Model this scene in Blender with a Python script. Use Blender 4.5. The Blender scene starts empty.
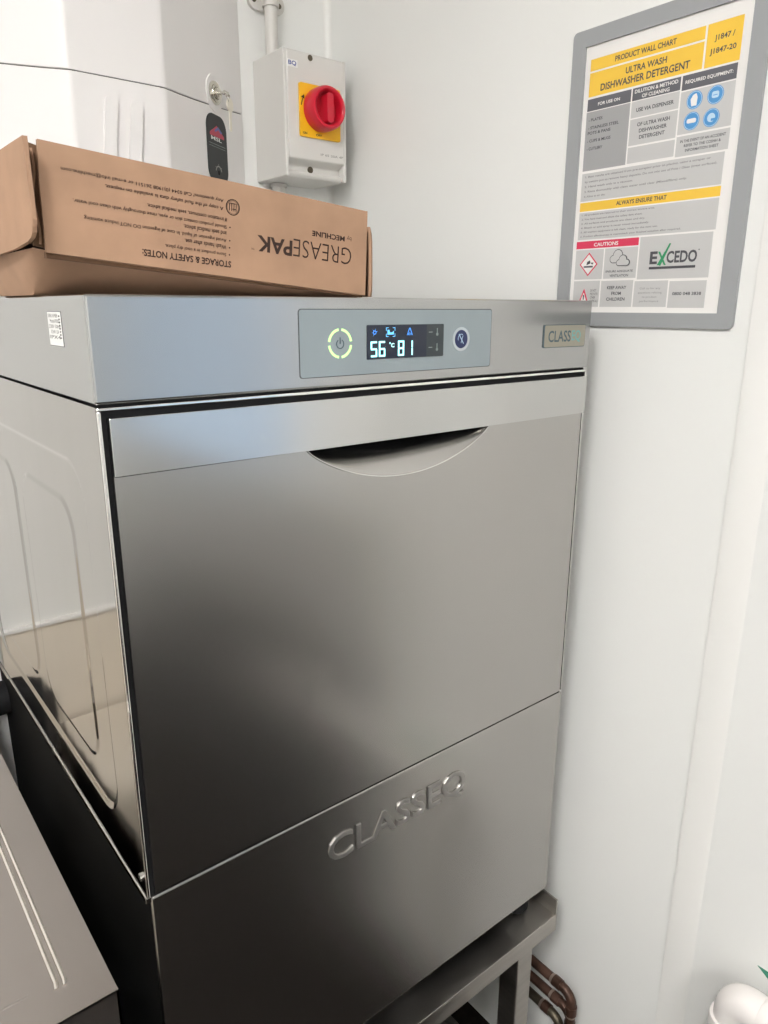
import bpy, math, random
from mathutils import Vector, Matrix
random.seed(7)
C = bpy.context.scene.collection
Z0 = 1.33            # height of the machine's top above the floor; coordinates below are relative to it
def V3(a): return Vector((a[0], a[1], a[2]))

# ------------------------------------------------------------------ materials
def mat(name, col, rough=.5, metal=0., emit=None, es=1., coat=0., spec=None):
    m = bpy.data.materials.new(name); m.use_nodes = True
    b = m.node_tree.nodes['Principled BSDF']
    b.inputs['Base Color'].default_value = (*col, 1)
    b.inputs['Roughness'].default_value = rough
    b.inputs['Metallic'].default_value = metal
    if spec is not None: b.inputs['Specular IOR Level'].default_value = spec
    if coat: b.inputs['Coat Weight'].default_value = coat
    if emit:
        b.inputs['Emission Color'].default_value = (*emit, 1); b.inputs['Emission Strength'].default_value = es
    return m
def noisy(m, scale=(1, 1, 1), s=5., amt=.06, rough_amt=0., bump=0., dist=.001, detail=4., coords='Object', colamt=None):
    """colour / roughness / bump variation from one stretched noise"""
    nt = m.node_tree; N = nt.nodes; L = nt.links; b = N['Principled BSDF']
    tc = N.new('ShaderNodeTexCoord'); mp = N.new('ShaderNodeMapping'); mp.inputs['Scale'].default_value = scale
    no = N.new('ShaderNodeTexNoise'); no.inputs['Scale'].default_value = s; no.inputs['Detail'].default_value = detail
    L.new(tc.outputs[coords], mp.inputs['Vector']); L.new(mp.outputs['Vector'], no.inputs['Vector'])
    if amt:
        c = b.inputs['Base Color'].default_value[:3]
        r = N.new('ShaderNodeMapRange'); r.inputs['From Min'].default_value = .25; r.inputs['From Max'].default_value = .75
        r.inputs['To Min'].default_value = 1 - amt; r.inputs['To Max'].default_value = 1 + amt
        L.new(no.outputs['Fac'], r.inputs['Value'])
        mx = N.new('ShaderNodeVectorMath'); mx.operation = 'SCALE'; mx.inputs[0].default_value = c
        L.new(r.outputs['Result'], mx.inputs['Scale']); L.new(mx.outputs['Vector'], b.inputs['Base Color'])
    if rough_amt:
        q = b.inputs['Roughness'].default_value
        r = N.new('ShaderNodeMapRange'); r.inputs['From Min'].default_value = .3; r.inputs['From Max'].default_value = .7
        r.inputs['To Min'].default_value = max(.02, q - rough_amt); r.inputs['To Max'].default_value = q + rough_amt
        L.new(no.outputs['Fac'], r.inputs['Value']); L.new(r.outputs['Result'], b.inputs['Roughness'])
    if bump:
        bp = N.new('ShaderNodeBump'); bp.inputs['Strength'].default_value = bump; bp.inputs['Distance'].default_value = dist
        L.new(no.outputs['Fac'], bp.inputs['Height']); L.new(bp.outputs['Normal'], b.inputs['Normal'])
    return m
def brushed(name, col, rough, aniso=.6, metal=1., streak=(1.5, 1.5, 260)):
    m = mat(name, col, rough, metal)
    nt = m.node_tree; b = nt.nodes['Principled BSDF']
    b.inputs['Anisotropic'].default_value = aniso
    t = nt.nodes.new('ShaderNodeTangent'); t.direction_type = 'RADIAL'; t.axis = 'Z'
    nt.links.new(t.outputs['Tangent'], b.inputs['Tangent'])
    return m
M = {}
M['wall'] = noisy(mat('white_cladding', (.81, .81, .785), .38), (1, 1, 1), 1.6, .02, .06)
M['ceil'] = noisy(mat('ceiling_white', (.8, .79, .77), .8), (1, 1, 1), 6, .03)
M['floor'] = noisy(mat('dark_safety_floor', (.014, .011, .009), .7, spec=.12), (1, 1, 1), 90, .4)
M['beige'] = noisy(mat('beige_lower_cladding', (.74, .67, .57), .45), (1, 1, 1), 3, .04)
M['trim'] = mat('white_trim', (.82, .81, .78), .3)
M['steel'] = brushed('brushed_steel', (.47, .455, .435), .26, .5)
M['steel_head'] = brushed('brushed_steel_header', (.445, .445, .44), .2, .6)
M['letter'] = mat('raised_letter_steel', (.42, .405, .385), .42, 1.)
M['band'] = brushed('brushed_steel_band', (.56, .56, .55), .16, .6)
M['side'] = noisy(mat('polished_steel', (.40, .385, .365), .075, 1.), (5, 5, .8), 2.4, .03, .035, .25, .0016, 2.)
M['sink'] = noisy(mat('satin_steel', (.40, .365, .34), .33, 1.), (1, 1, 1), 9, .03, .03, .0)
M['bead'] = mat('polished_bead', (.72, .68, .63), .25, 1.)
M['stand'] = noisy(mat('stand_steel', (.47, .445, .41), .36, 1.), (2, 2, 20), 6, .12, .08)
M['bright'] = mat('bright_steel_edge', (.85, .84, .82), .15, 1.)
M['black'] = mat('black_rubber', (.010, .010, .011), .7, 0, spec=.2)
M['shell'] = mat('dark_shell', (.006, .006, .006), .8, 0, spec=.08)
M['line'] = mat('dark_outline', (.05, .055, .06), .5)
M['panelgrey'] = noisy(mat('panel_blue_grey', (.27, .315, .33), .35), (1, 1, 1), 30, .03)
M['display'] = mat('display_glass', (.012, .018, .035), .12)
M['display2'] = mat('display_key_glass', (.03, .04, .045), .25)
M['led'] = mat('led_cyan', (.3, .8, .85), .4, 0, (.55, 1., 1.), 1.15)
M['ledblue'] = mat('led_blue', (.05, .2, .6), .4, 0, (.06, .32, .95), .9)
M['ledcy'] = mat('led_light_blue', (.1, .4, .7), .4, 0, (.18, .62, 1.), .9)
M['ledgreen'] = mat('led_green_ring', (.5, .8, .3), .4, 0, (.58, .95, .34), .82)
M['mark'] = mat('grey_key_mark', (.22, .27, .26), .5)
M['navy'] = mat('navy_button', (.01, .02, .09), .3)
M['silver'] = mat('silver_ring', (.55, .6, .63), .3, .7)
M['taupe'] = mat('badge_taupe', (.33, .31, .25), .35, .2)
M['slate'] = mat('slate_ink', (.06, .10, .12), .5)
M['teal'] = mat('teal_ink', (.16, .42, .40), .45)
M['paperwhite'] = mat('label_white', (.80, .80, .78), .5)
M['ink'] = mat('black_ink', (.02, .017, .015), .7)
M['card'] = noisy(mat('brown_cardboard', (.385, .232, .145), .85), (1, 1, 1), 28, .10, 0, .06, .001, 6.)
M['cardedge'] = noisy(mat('cardboard_edge', (.28, .165, .10), .9), (260, 260, 1), 3, .35)
M['cardshade'] = mat('cardboard_gap_shade', (.16, .085, .045), .95)  # cardboard darkened to stand for shade in the carton's gaps
M['cardink'] = mat('dark_brown_print', (.035, .016, .010), .8)
M['plastic'] = noisy(mat('white_plastic', (.80, .775, .76), .30), (1, 1, 1), 2, .01)
M['seam'] = mat('seam_grey', (.12, .11, .105), .7)
M['switchgrey'] = mat('light_grey_plastic', (.68, .665, .63), .38)
M['conduit'] = mat('conduit_white', (.66, .64, .60), .35)
M['yellow'] = mat('yellow_plate', (.90, .50, .01), .45)
M['red'] = mat('red_knob', (.62, .012, .035), .28)
M['blueink'] = mat('blue_ink', (.04, .07, .3), .6)
M['greyink'] = mat('grey_ink', (.30, .29, .27), .6)
M['chrome'] = mat('key_metal', (.72, .70, .64), .2, 1.)
M['keysilver'] = mat('pale_key_metal', (.86, .82, .72), .3, .6)
M['charcoal'] = mat('charcoal_label', (.022, .026, .027), .5)
M['logored'] = mat('logo_red', (.50, .06, .10), .5)
M['logoblue'] = mat('logo_blue', (.14, .16, .40), .5)
M['chartframe'] = mat('chart_frame_grey', (.33, .34, .345), .4)
M['chartpaper'] = mat('chart_paper', (.82, .80, .775), .35)
M['chartyellow'] = mat('chart_yellow', (.88, .56, .06), .4)
M['chartdark'] = mat('chart_dark', (.12, .12, .135), .4)
M['chartmid'] = mat('chart_mid_grey', (.36, .36, .36), .4)
M['chartlight'] = mat('chart_light_grey', (.55, .545, .535), .4)
M['chartred'] = mat('chart_red', (.68, .04, .10), .4)
M['chartblue'] = mat('chart_blue', (.08, .30, .62), .4)
M['chartpale'] = mat('chart_pale_blue', (.50, .68, .82), .4)
M['charttext'] = mat('chart_text', (.07, .07, .08), .5)
M['chartsoft'] = mat('chart_soft_text', (.25, .25, .25), .5)
M['green'] = mat('green_mark', (.03, .28, .12), .45)
M['greenleaf'] = mat('green_sticker', (.05, .25, .16), .5)
M['copper'] = noisy(mat('tarnished_copper', (.095, .05, .035), .5, .6), (1, 1, 1), 45, .55, .15)
M['solder'] = mat('solder', (.42, .33, .27), .4, .7)
M['brass'] = mat('dull_brass', (.12, .10, .07), .4, .7)
M['pvc'] = mat('white_pvc', (.83, .79, .76), .22)
M['lamp'] = mat('lamp_diffuser', (.9, .9, .9), .5, 0, (1., .98, .965), 55.)
M['paneglow'] = mat('added_glow_pane', (.25, .3, .36), .5, 0, (.58, .76, 1.), .64)  # glow added for the bluish reflection in the steel front
M['doormid'] = mat('grey_door_panel', (.34, .33, .315), .5)
M['doordark'] = mat('added_dark_door', (.015, .015, .016), .6, spec=.2)  # near-black so the steel front reflects dark low down

# ------------------------------------------------------------------ mesh builder
class MB:
    def __init__(s): s.v = []; s.f = []; s.m = []; s.sm = []; s.mats = []
    def mi(s, m):
        if m not in s.mats: s.mats.append(m)
        return s.mats.index(m)
    def add(s, vs, fs, m, smooth=False):
        k = len(s.v); i = s.mi(m)
        s.v += [V3(a) for a in vs]
        for f in fs: s.f.append([k + q for q in f]); s.m.append(i); s.sm.append(smooth)
        return s
    def box(s, x0, x1, y0, y1, z0, z1, m):
        vs = [(x, y, z) for x in (x0, x1) for y in (y0, y1) for z in (z0, z1)]
        return s.add(vs, [(0, 1, 3, 2), (4, 6, 7, 5), (0, 4, 5, 1), (2, 3, 7, 6), (0, 2, 6, 4), (1, 5, 7, 3)], m)
    def prism(s, pts, O, U, W, t0, t1, m, smooth_sides=False):
        """outline pts (u,w) in the plane O,U,W, from height t0 to t1 along U x W (towards the viewer of the plane)"""
        O, U, W = V3(O), V3(U), V3(W); N = U.cross(W).normalized(); n = len(pts)
        a = [O + U * u + W * w + N * t0 for u, w in pts]; b = [O + U * u + W * w + N * t1 for u, w in pts]
        s.add(b, [list(range(n))], m); s.add(a, [list(range(n))[::-1]], m)
        s.add(a + b, [(i, (i + 1) % n, n + (i + 1) % n, n + i) for i in range(n)], m, smooth_sides)
        return s
    def tube(s, path, r, m, seg=16, caps=True):
        path = [V3(p) for p in path]; k = len(path)
        rs = r if isinstance(r, (list, tuple)) else [r] * k
        t0 = (path[1] - path[0]).normalized()
        ref = Vector((0, 0, 1)) if abs(t0.z) < .9 else Vector((1, 0, 0))
        nrm = t0.cross(ref).normalized(); vs = []
        for i in range(k):
            t = (path[min(i + 1, k - 1)] - path[max(i - 1, 0)])
            t = t.normalized() if t.length > 1e-9 else t0
            nrm = (nrm - t * nrm.dot(t)).normalized(); bn = t.cross(nrm)
            for j in range(seg):
                a = 2 * math.pi * j / seg
                vs.append(path[i] + (nrm * math.cos(a) + bn * math.sin(a)) * rs[i])
        fs = [(i * seg + j, i * seg + (j + 1) % seg, (i + 1) * seg + (j + 1) % seg, (i + 1) * seg + j) for i in range(k - 1) for j in range(seg)]
        s.add(vs, fs, m, True)
        if caps:
            s.add(vs[:seg], [list(range(seg))[::-1]], m); s.add(vs[-seg:], [list(range(seg))], m)
        return s
    def ring(s, cu, cw, r0, r1, O, U, W, t0, t1, m, a0=0, a1=360, n=40):
        full = abs(a1 - a0) >= 360
        k = n if full else n + 1
        out = [(cu + r1 * math.cos(math.radians(a0 + (a1 - a0) * i / n)), cw + r1 * math.sin(math.radians(a0 + (a1 - a0) * i / n))) for i in range(k)]
        inn = [(cu + r0 * math.cos(math.radians(a0 + (a1 - a0) * i / n)), cw + r0 * math.sin(math.radians(a0 + (a1 - a0) * i / n))) for i in range(k)]
        O, U, W = V3(O), V3(U), V3(W); N = U.cross(W).normalized()
        P = lambda p, t: O + U * p[0] + W * p[1] + N * t
        vs = [P(p, t1) for p in out] + [P(p, t1) for p in inn] + [P(p, t0) for p in out] + [P(p, t0) for p in inn]
        fs = []
        for i in range(k if full else k - 1):
            j = (i + 1) % k
            fs += [(i, j, k + j, k + i), (2 * k + i, 3 * k + i, 3 * k + j, 2 * k + j), (i, 2 * k + i, 2 * k + j, j), (k + i, k + j, 3 * k + j, 3 * k + i)]
        if not full: fs += [(0, k, 3 * k, 2 * k), (k - 1, 3 * k - 1, 4 * k - 1, 2 * k - 1)]
        return s.add(vs, fs, m)
    def grid(s, rows, m, smooth=True):
        nr, nc = len(rows), len(rows[0])
        vs = [p for r in rows for p in r]
        return s.add(vs, [(i * nc + j, i * nc + j + 1, (i + 1) * nc + j + 1, (i + 1) * nc + j) for i in range(nr - 1) for j in range(nc - 1)], m, smooth)
    def build(s, name, parent=None, bevel=0, angle=None, seg=2, fix=False):
        me = bpy.data.meshes.new(name)
        off = Vector((0, 0, Z0))
        if parent is None:
            # the origin of a one-mesh thing is put at the middle of its base
            lo = Vector([min(v[i] for v in s.v) for i in range(3)]); hi = Vector([max(v[i] for v in s.v) for i in range(3)])
            loc = Vector(((lo.x + hi.x) / 2, (lo.y + hi.y) / 2, lo.z)) + off
        else:
            loc = Vector((0, 0, 0)); p = parent
            while p: loc = loc + p.location; p = p.parent
        me.from_pydata([v + off - loc for v in s.v], [], s.f)
        for m in s.mats: me.materials.append(m)
        me.polygons.foreach_set('material_index', s.m); me.polygons.foreach_set('use_smooth', s.sm)
        me.update()
        if fix:
            import bmesh
            bm = bmesh.new(); bm.from_mesh(me); bmesh.ops.remove_doubles(bm, verts=bm.verts, dist=1e-6); bmesh.ops.recalc_face_normals(bm, faces=bm.faces); bm.to_mesh(me); bm.free()
        if angle: me.polygons.foreach_set('use_smooth', [True] * len(me.polygons)); me.set_sharp_from_angle(angle=math.radians(angle))
        o = bpy.data.objects.new(name, me); C.objects.link(o)
        if parent is None: o.location = loc
        else: o.parent = parent
        if bevel:
            b = o.modifiers.new('bevel', 'BEVEL'); b.width = bevel; b.segments = seg; b.limit_method = 'ANGLE'; b.angle_limit = math.radians(40); b.harden_normals = False
        return o
    def text(s, txt, u0, u1, w0, w1, O, U, W, t, m, bold=0., ext=0., bev=0.):
        """lettering fitted to the rectangle u0..u1, w0..w1 (w0 = base) of the plane O,U,W, at height t"""
        cu = bpy.data.curves.new('lettering', 'FONT'); cu.body = txt; cu.size = 1; cu.resolution_u = 3
        cu.offset = bold; cu.space_line = .95
        if ext: cu.extrude = ext
        if bev: cu.bevel_depth = bev; cu.bevel_resolution = 1
        ob = bpy.data.objects.new('lettering', cu); C.objects.link(ob)
        dg = bpy.context.evaluated_depsgraph_get(); dg.update()
        me = bpy.data.meshes.new_from_object(ob.evaluated_get(dg))
        xs = [v.co.x for v in me.vertices]; ys = [v.co.y for v in me.vertices]
        if not xs: return s
        a, b, c, d = min(xs), max(xs), min(ys), max(ys)
        O, U, W = V3(O), V3(U), V3(W); N = U.cross(W).normalized()
        su = (u1 - u0) / (b - a); sw = (w1 - w0) / max(d - c, 1e-6)
        vs = [O + U * (u0 + (v.co.x - a) * su) + W * (w0 + (v.co.y - c) * sw) + N * (t + v.co.z * sw) for v in me.vertices]
        s.add(vs, [list(p.vertices) for p in me.polygons], m)
        bpy.data.objects.remove(ob); bpy.data.curves.remove(cu); bpy.data.meshes.remove(me)
        return s

def rrect(u0, u1, w0, w1, r, n=6):
    pts = []
    for cx, cy, a in ((u1 - r, w1 - r, 0), (u0 + r, w1 - r, 90), (u0 + r, w0 + r, 180), (u1 - r, w0 + r, 270)):
        for i in range(n + 1):
            t = math.radians(a + 90 * i / n); pts.append((cx + r * math.cos(t), cy + r * math.sin(t)))
    return pts
def circ(cu, cw, r, n=32, ru=None):
    return [(cu + (ru or r) * math.cos(2 * math.pi * i / n), cw + r * math.sin(2 * math.pi * i / n)) for i in range(n)]
def rect(u0, u1, w0, w1): return [(u0, w0), (u1, w0), (u1, w1), (u0, w1)]
def thing(name, label, cat, loc, group=None):
    o = bpy.data.objects.new(name, None); C.objects.link(o); o.empty_display_size = .05
    o.location = (loc[0], loc[1], loc[2] + Z0); return tag(o, label, cat, group)
def tag(o, label, cat, group=None):
    o['label'] = label; o['category'] = cat
    if group: o['group'] = group
    return o
def struct(o): o['kind'] = 'structure'; return o

FR = ((0, 0, 0), (1, 0, 0), (0, 0, 1))             # the machine's front plane, seen from the room
W = .60; XW = .66; YB = .637; FL = -Z0; CE = 1.18

# ------------------------------------------------------------------ the room
struct(MB().box(-2.4, 2.6, -3.2, YB + .1, FL - .06, FL, M['floor']).build('floor'))
struct(MB().box(-2.4, 2.6, -3.2, YB + .1, CE, CE + .08, M['ceil']).build('ceiling'))
struct(MB().box(-2.4, XW + .1, YB, YB + .1, FL, CE, M['wall']).build('wall_back'))
struct(MB().box(-2.3, -.012, YB - .004, YB, FL, -.507, M['beige']).build('trim_3'))
struct(MB().box(-2.3, -.012, YB - .010, YB, -.507, -.500, M['trim']).build('trim_4', bevel=.0015))
DY0, DY1, DZ = -2.10, -.45, .72
r = MB().box(XW, XW + .1, DY1, YB, FL, CE, M['wall'])
r.box(XW, XW + .1, -3.2, DY0, FL, CE, M['wall']).box(XW, XW + .1, DY0, DY1, DZ, CE, M['wall'])
struct(r.build('wall_right'))
struct(MB().box(-2.4, XW + .1, -3.2, -3.1, FL, CE, M['wall']).build('wall_front'))
struct(MB().box(-2.4, -2.3, -3.1, YB, FL, CE, M['wall']).build('wall_left'))
# unseen door added in the right wall to shape the steel's reflections
d = struct(bpy.data.objects.new('added_door_1', None)); C.objects.link(d); d.location = (XW + .06, (DY0 + DY1) / 2, FL + Z0)
MB().box(XW + .03, XW + .07, DY0 + .03, DY1 - .03, FL + .005, -.76, M['doordark']).box(XW + .03, XW + .07, DY0 + .03, DY1 - .03, -.76, -.42, M['doormid']).box(XW + .03, XW + .07, DY0 + .03, DY0 + .09, -.42, DZ - .03, M['doordark']) \
    .box(XW + .03, XW + .07, -.86, DY1 - .03, -.42, DZ - .03, M['trim']).box(XW + .03, XW + .07, DY0 + .09, -.86, DZ - .13, DZ - .03, M['doordark']).build('added_door_leaf', d)
MB().box(XW + .045, XW + .055, DY0 + .09, -.86, -.42, DZ - .13, M['paneglow']).build('added_glow_pane', d)  # added glowing pane, seen only as a reflection
MB().box(XW - .012, XW + .09, DY0, DY0 + .03, FL, DZ, M['trim']).box(XW - .012, XW + .09, DY1 - .03, DY1, FL, DZ, M['trim']).box(XW - .012, XW + .09, DY0 + .03, DY1 - .03, DZ - .03, DZ, M['trim']).build('door_frame', d)
# cladding joint strip on the right wall, corner bead
RW = ((XW, 0, 0), (0, -1, 0), (0, 0, 1))           # right wall plane, u = -y
t = MB()
prof = [(.167, 0), (.1671, .0026), (.170, .0030), (.186, .0028), (.200, .0012), (.206, .0002), (.2065, 0)]
for i in range(len(prof) - 1):
    (a, ta), (b, tb) = prof[i], prof[i + 1]
    t.add([(XW - ta, -a, FL), (XW - tb, -b, FL), (XW - tb, -b, CE), (XW - ta, -a, CE)], [(0, 1, 2, 3)], M['trim'])
t.add([(XW, -.167, FL), (XW, -.205, FL), (XW, -.205, CE), (XW, -.167, CE)], [(0, 1, 2, 3)], M['trim'])
struct(t.build('trim_1', fix=True, angle=50))
n = 8; t = MB(); arc = [(XW - .011 * (1 - math.sin(math.pi / 2 * i / n)) , YB - .011 * (1 - math.cos(math.pi / 2 * i / n))) for i in range(n + 1)]
pl = [(x, y) for x, y in arc] + [(XW, YB)]
t.prism(pl, (0, 0, FL), (1, 0, 0), (0, 1, 0), 0, CE - FL, M['trim'])
struct(t.build('trim_2', fix=True, angle=40))

# ------------------------------------------------------------------ ceiling lamps
for i, (x, y) in enumerate(((-1.02, -.84), (-1.15, -2.3))):
    L = thing('ceiling_light', ['square ceiling light panel nearest the dishwasher', 'square ceiling light panel farther from the dishwasher'][i], 'ceiling light', (x, y, CE - .03), 'ceiling light panels')
    MB().box(x - .3, x + .3, y - .3, y - .27, CE - .03, CE, M['trim']).box(x - .3, x + .3, y + .27, y + .3, CE - .03, CE, M['trim']) \
        .box(x - .3, x - .27, y - .27, y + .27, CE - .03, CE, M['trim']).box(x + .27, x + .3, y - .27, y + .27, CE - .03, CE, M['trim']).build('frame', L)
    MB().box(x - .27, x + .27, y - .27, y + .27, CE - .022, CE - .001, M['lamp']).build('diffuser', L)

# ------------------------------------------------------------------ the dishwasher
D = thing('dishwasher', 'large stainless steel undercounter dishwasher with lit display and drop-down door', 'dishwasher', (W / 2, .3, -.914))
MB().box(.013, W - .007, .034, .590, -.866, -.079, M['black']).build('inner_shell', D)
h = MB().box(-.0012, W + .0008, 0, .60, -.0795, .0004, M['steel_head']).build('top_housing', D, .0022, seg=3)
# control fascia
c = MB().prism(rrect(.1785, .4230, -.0700, -.0098, .003), *FR, -.001, .0004, M['line']).prism(rrect(.1792, .4223, -.0693, -.0105, .0026), *FR, 0, .0007, M['panelgrey']).build('control_panel', D)
b = MB()
for a in (8, 98, 188, 278): b.ring(.2225, -.0403, .0113, .0134, *FR, .0007, .0012, M['ledgreen'], a, a + 74, 14)
b.ring(.2225, -.0408, .0036, .0044, *FR, .0007, .0011, M['slate'], 122, 418, 20).prism(rect(.2221, .2229, -.0408, -.0348), *FR, .0007, .0012, M['slate'])
b.build('power_button', c)['label'] = 'round power button with a glowing green ring'
b = MB().prism(rrect(.2530, .3520, -.0562, -.0243, .0012), *FR, .0006, .0011, M['display2']).prism(rect(.2534, .3285, -.0558, -.0247), *FR, .001, .0013, M['display'])
def seg7(b, ch, u, w, wd, ht, th):
    segs = {'5': 'afgcd', '6': 'afgecd', '8': 'abcdefg', '1': 'bc'}[ch]; T = .0014; mz = w + ht / 2; q = .0003
    R = {'a': (u + q, u + wd - q, w + ht - th, w + ht), 'd': (u + q, u + wd - q, w, w + th), 'g': (u + q, u + wd - q, mz - th / 2, mz + th / 2),
         'f': (u, u + th, mz + q, w + ht - q), 'b': (u + wd - th, u + wd, mz + q, w + ht - q), 'e': (u, u + th, w + q, mz - q), 'c': (u + wd - th, u + wd, w + q, mz - q)}
    for k in segs: b.prism(rect(*R[k]), *FR, .0013, T, M['led'])
for ch, u in (('5', .2575), ('6', .2674), ('8', .2912), ('1', .3025)): seg7(b, ch, u, -.0540, .0078, .0146, .0017)
b.ring(.2812, -.0415, .0005, .0009, *FR, .0013, .0014, M['led'], n=10).text('C', .2825, .2865, -.0455, -.0415, *FR, .0014, M['led'], .03)
b.ring(.2624, -.0313, .0012, .0019, *FR, .0013, .0014, M['ledblue'], n=12)
for k in range(5):
    a = math.radians(20 + 55 * k)
    b.prism([(.2624 + .0014 * math.cos(a - .3), -.0313 + .0014 * math.sin(a - .3)), (.2624 + .0038 * math.cos(a), -.0313 + .0038 * math.sin(a)), (.2624 + .0014 * math.cos(a + .3), -.0313 + .0014 * math.sin(a + .3))], *FR, .0013, .0014, M['ledblue'])
for (a0, a1, b0, b1) in ((.2762, .2792, -.0269, -.0274), (.2845, .2875, -.0269, -.0274), (.2762, .2767, -.0300, -.0269), (.2870, .2875, -.0300, -.0269), (.2762, .2792, -.0355, -.0350), (.2845, .2875, -.0355, -.0350), (.2762, .2767, -.0355, -.0325), (.2870, .2875, -.0355, -.0325)):
    b.prism(rect(a0, a1, min(b0, b1), max(b0, b1)), *FR, .0013, .0014, M['ledcy'])
b.prism([(.2778, -.0335), (.2858, -.0335), (.2858, -.0300), (.2836, -.0315), (.2810, -.0315), (.2802, -.0290), (.2780, -.0290)], *FR, .0013, .0014, M['ledcy'])
b.prism([(.3025, -.0345), (.3032, -.0345), (.3060, -.0285), (.3062, -.0275), (.3054, -.0275)], *FR, .0013, .0014, M['ledblue']).prism([(.3100, -.0345), (.3093, -.0345), (.3062, -.0285), (.3060, -.0275), (.3070, -.0275)], *FR, .0013, .0014, M['ledblue'])
b.prism(rect(.3058, .3065, -.0345, -.0315), *FR, .0013, .0014, M['ledblue']).prism(rect(.3042, .3050, -.0345, -.0325), *FR, .0013, .0014, M['ledblue']).prism(rect(.3074, .3082, -.0345, -.0325), *FR, .0013, .0014, M['ledblue'])
for w in (-.0325, -.0475):
    b.prism(rect(.3315, .3365, w, w + .0008), *FR, .0011, .0013, M['mark'])
    b.prism(circ(.3430, w - .0018, .0016, 10), *FR, .0011, .0013, M['mark']).prism(rect(.3424, .3436, w - .0015, w + .0042), *FR, .0011, .0013, M['mark'])
b.build('display', c)['label'] = 'dark display reading 56 and 81 in cyan digits'
b = MB().ring(.3772, -.0400, .0094, .0122, *FR, .0005, .0014, M['silver']).prism(circ(.3772, -.0400, .0094), *FR, .0005, .0011, M['navy'])
b.ring(.3772, -.0395, .0042, .0048, *FR, .0011, .0013, M['chartpale'], 60, 200, 10).prism([(.3735, -.0350), (.3742, -.0345), (.3812, -.0445), (.3805, -.0450)], *FR, .0011, .0013, M['chartpale'])
b.prism([(.3768, -.0440), (.3774, -.0440), (.3800, -.0365), (.3794, -.0365)], *FR, .0011, .0013, M['chartpale'])
b.build('wash_button', c)['label'] = 'round navy wash button in a silver ring'
b = MB().prism(rrect(.5112, .5888, -.0534, -.0272, .0024), *FR, -.0005, .0012, M['slate']).prism(rrect(.5120, .5880, -.0527, -.0279, .002), *FR, 0, .0016, M['taupe'])
b.text('CLASS', .5185, .5600, -.0470, -.0340, *FR, .0018, M['slate'], .012).text('EQ', .5620, .5790, -.0480, -.0340, *FR, .0018, M['teal'], .01)
b.build('name_badge', D)['label'] = 'small taupe name badge'
# frame strips round the door opening
f = MB().box(0, W, .0005, .0040, -.0846, -.0818, M['bright']).box(0, .0026, .0005, .0040, -.530, -.0846, M['bright']).box(W - .0022, W, .0005, .0040, -.528, -.0846, M['bright'])
f.build('door_frame', D, .0008)
MB().box(.0028, W - .0022, .004, .034, -.0897, -.0800, M['black']).box(.0028, .0072, .004, .034, -.530, -.0897, M['black']).box(.5948, W - .0022, .004, .034, -.530, -.0897, M['black']).build('door_seal', D)
# door
def arcz(x):
    k = 1 - ((x - .305) / .121) ** 2
    return -.1352 - (.0385 * k ** .85 if k > 0 else 0)
zt, zb, x0, x1 = -.1352, -.5275, .0075, .5945
xs = [x0 + (.182 - x0) * i / 6 for i in range(6)] + [.182 + .246 * i / 90 for i in range(91)] + [.428 + (x1 - .428) * (i + 1) / 6 for i in range(6)]
rows = []
for j in range(6): rows.append([(x, 0, zb + (arcz(x) - zb) * j / 5) for x in xs])
low = MB().grid(rows, M['steel'], False)
rows = []
for j in range(15):
    s_ = j / 14; row = []
    for x in xs:
        a = arcz(x); dep = .032 * math.sqrt(max(0, (zt - a) / .0385)) * (s_ ** 1.3)
        row.append((x, dep, a + (zt - a) * s_))
    rows.append(row)
low.grid(rows, M['steel'], True)
low.grid([rows[-1], [(x, .0, zt + .0002) for x in xs]], M['black'], False)  # scoop roof made black so the recess shades dark at its top
low.add([(x0, 0, zb), (x1, 0, zb), (x1, .03, zb), (x0, .03, zb)], [(0, 3, 2, 1)], M['steel'])
low.add([(x0, 0, zb), (x0, .03, zb), (x0, .03, zt), (x0, 0, zt)], [(0, 1, 2, 3)], M['steel']).add([(x1, 0, zb), (x1, .03, zb), (x1, .03, zt), (x1, 0, zt)], [(0, 3, 2, 1)], M['steel'])
door = low.build('door', D)
# thin bright rim of the finger scoop
pth = [(.184 + .242 * i / 60, -.0002, arcz(.184 + .242 * i / 60) - .0004) for i in range(61)]
MB().tube(pth, .0008, M['bright'], 6).build('scoop_rim', door)
MB().box(.0075, .5985, -.0022, .006, -.1357, -.0898, M['band']).build('handle_band', door, .0007)
# lower front panel with raised lettering
lp = MB().box(.003, W, 0, .006, -.868, -.5305, M['steel']).build('lower_panel', D, .0022, seg=3)
MB().text('CLASSEQ', .198, .409, -.6080, -.5690, *FR, .0, M['letter'], .0, .030, .012).build('raised_lettering', lp)
# side skins
def sd(y, z, y0, y1, z0, z1, r):
    cx, cz = (y0 + y1) / 2, (z0 + z1) / 2; qx = abs(y - cx) - (y1 - y0) / 2 + r; qz = abs(z - cz) - (z1 - z0) / 2 + r
    return math.hypot(max(qx, 0), max(qz, 0)) + min(max(qx, qz), 0) - r
def sm(t): t = min(max(t, 0), 1); return t * t * (3 - 2 * t)
def skin(xf, sgn):
    ny, nz = 360, 260; rows = []
    for i in range(nz + 1):
        z = -.5300 + (-.0818 + .5300) * i / nz; row = []
        for j in range(ny + 1):
            y = .0040 + .588 * j / ny
            dB = sd(y, z, .060, .545, -.484, -.136, .042)
            dA = min(sd(y, z, .106, .285, -.446, -.178, .034), sd(y, z, .322, .500, -.446, -.178, .034))
            x = .0018 * sm(-dB / .005 + .5) - .0015 * sm(-dA / .0045 + .5)
            row.append((xf + sgn * x, y, z))
        rows.append(row)
    return rows if sgn < 0 else [r_[::-1] for r_ in rows]
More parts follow.
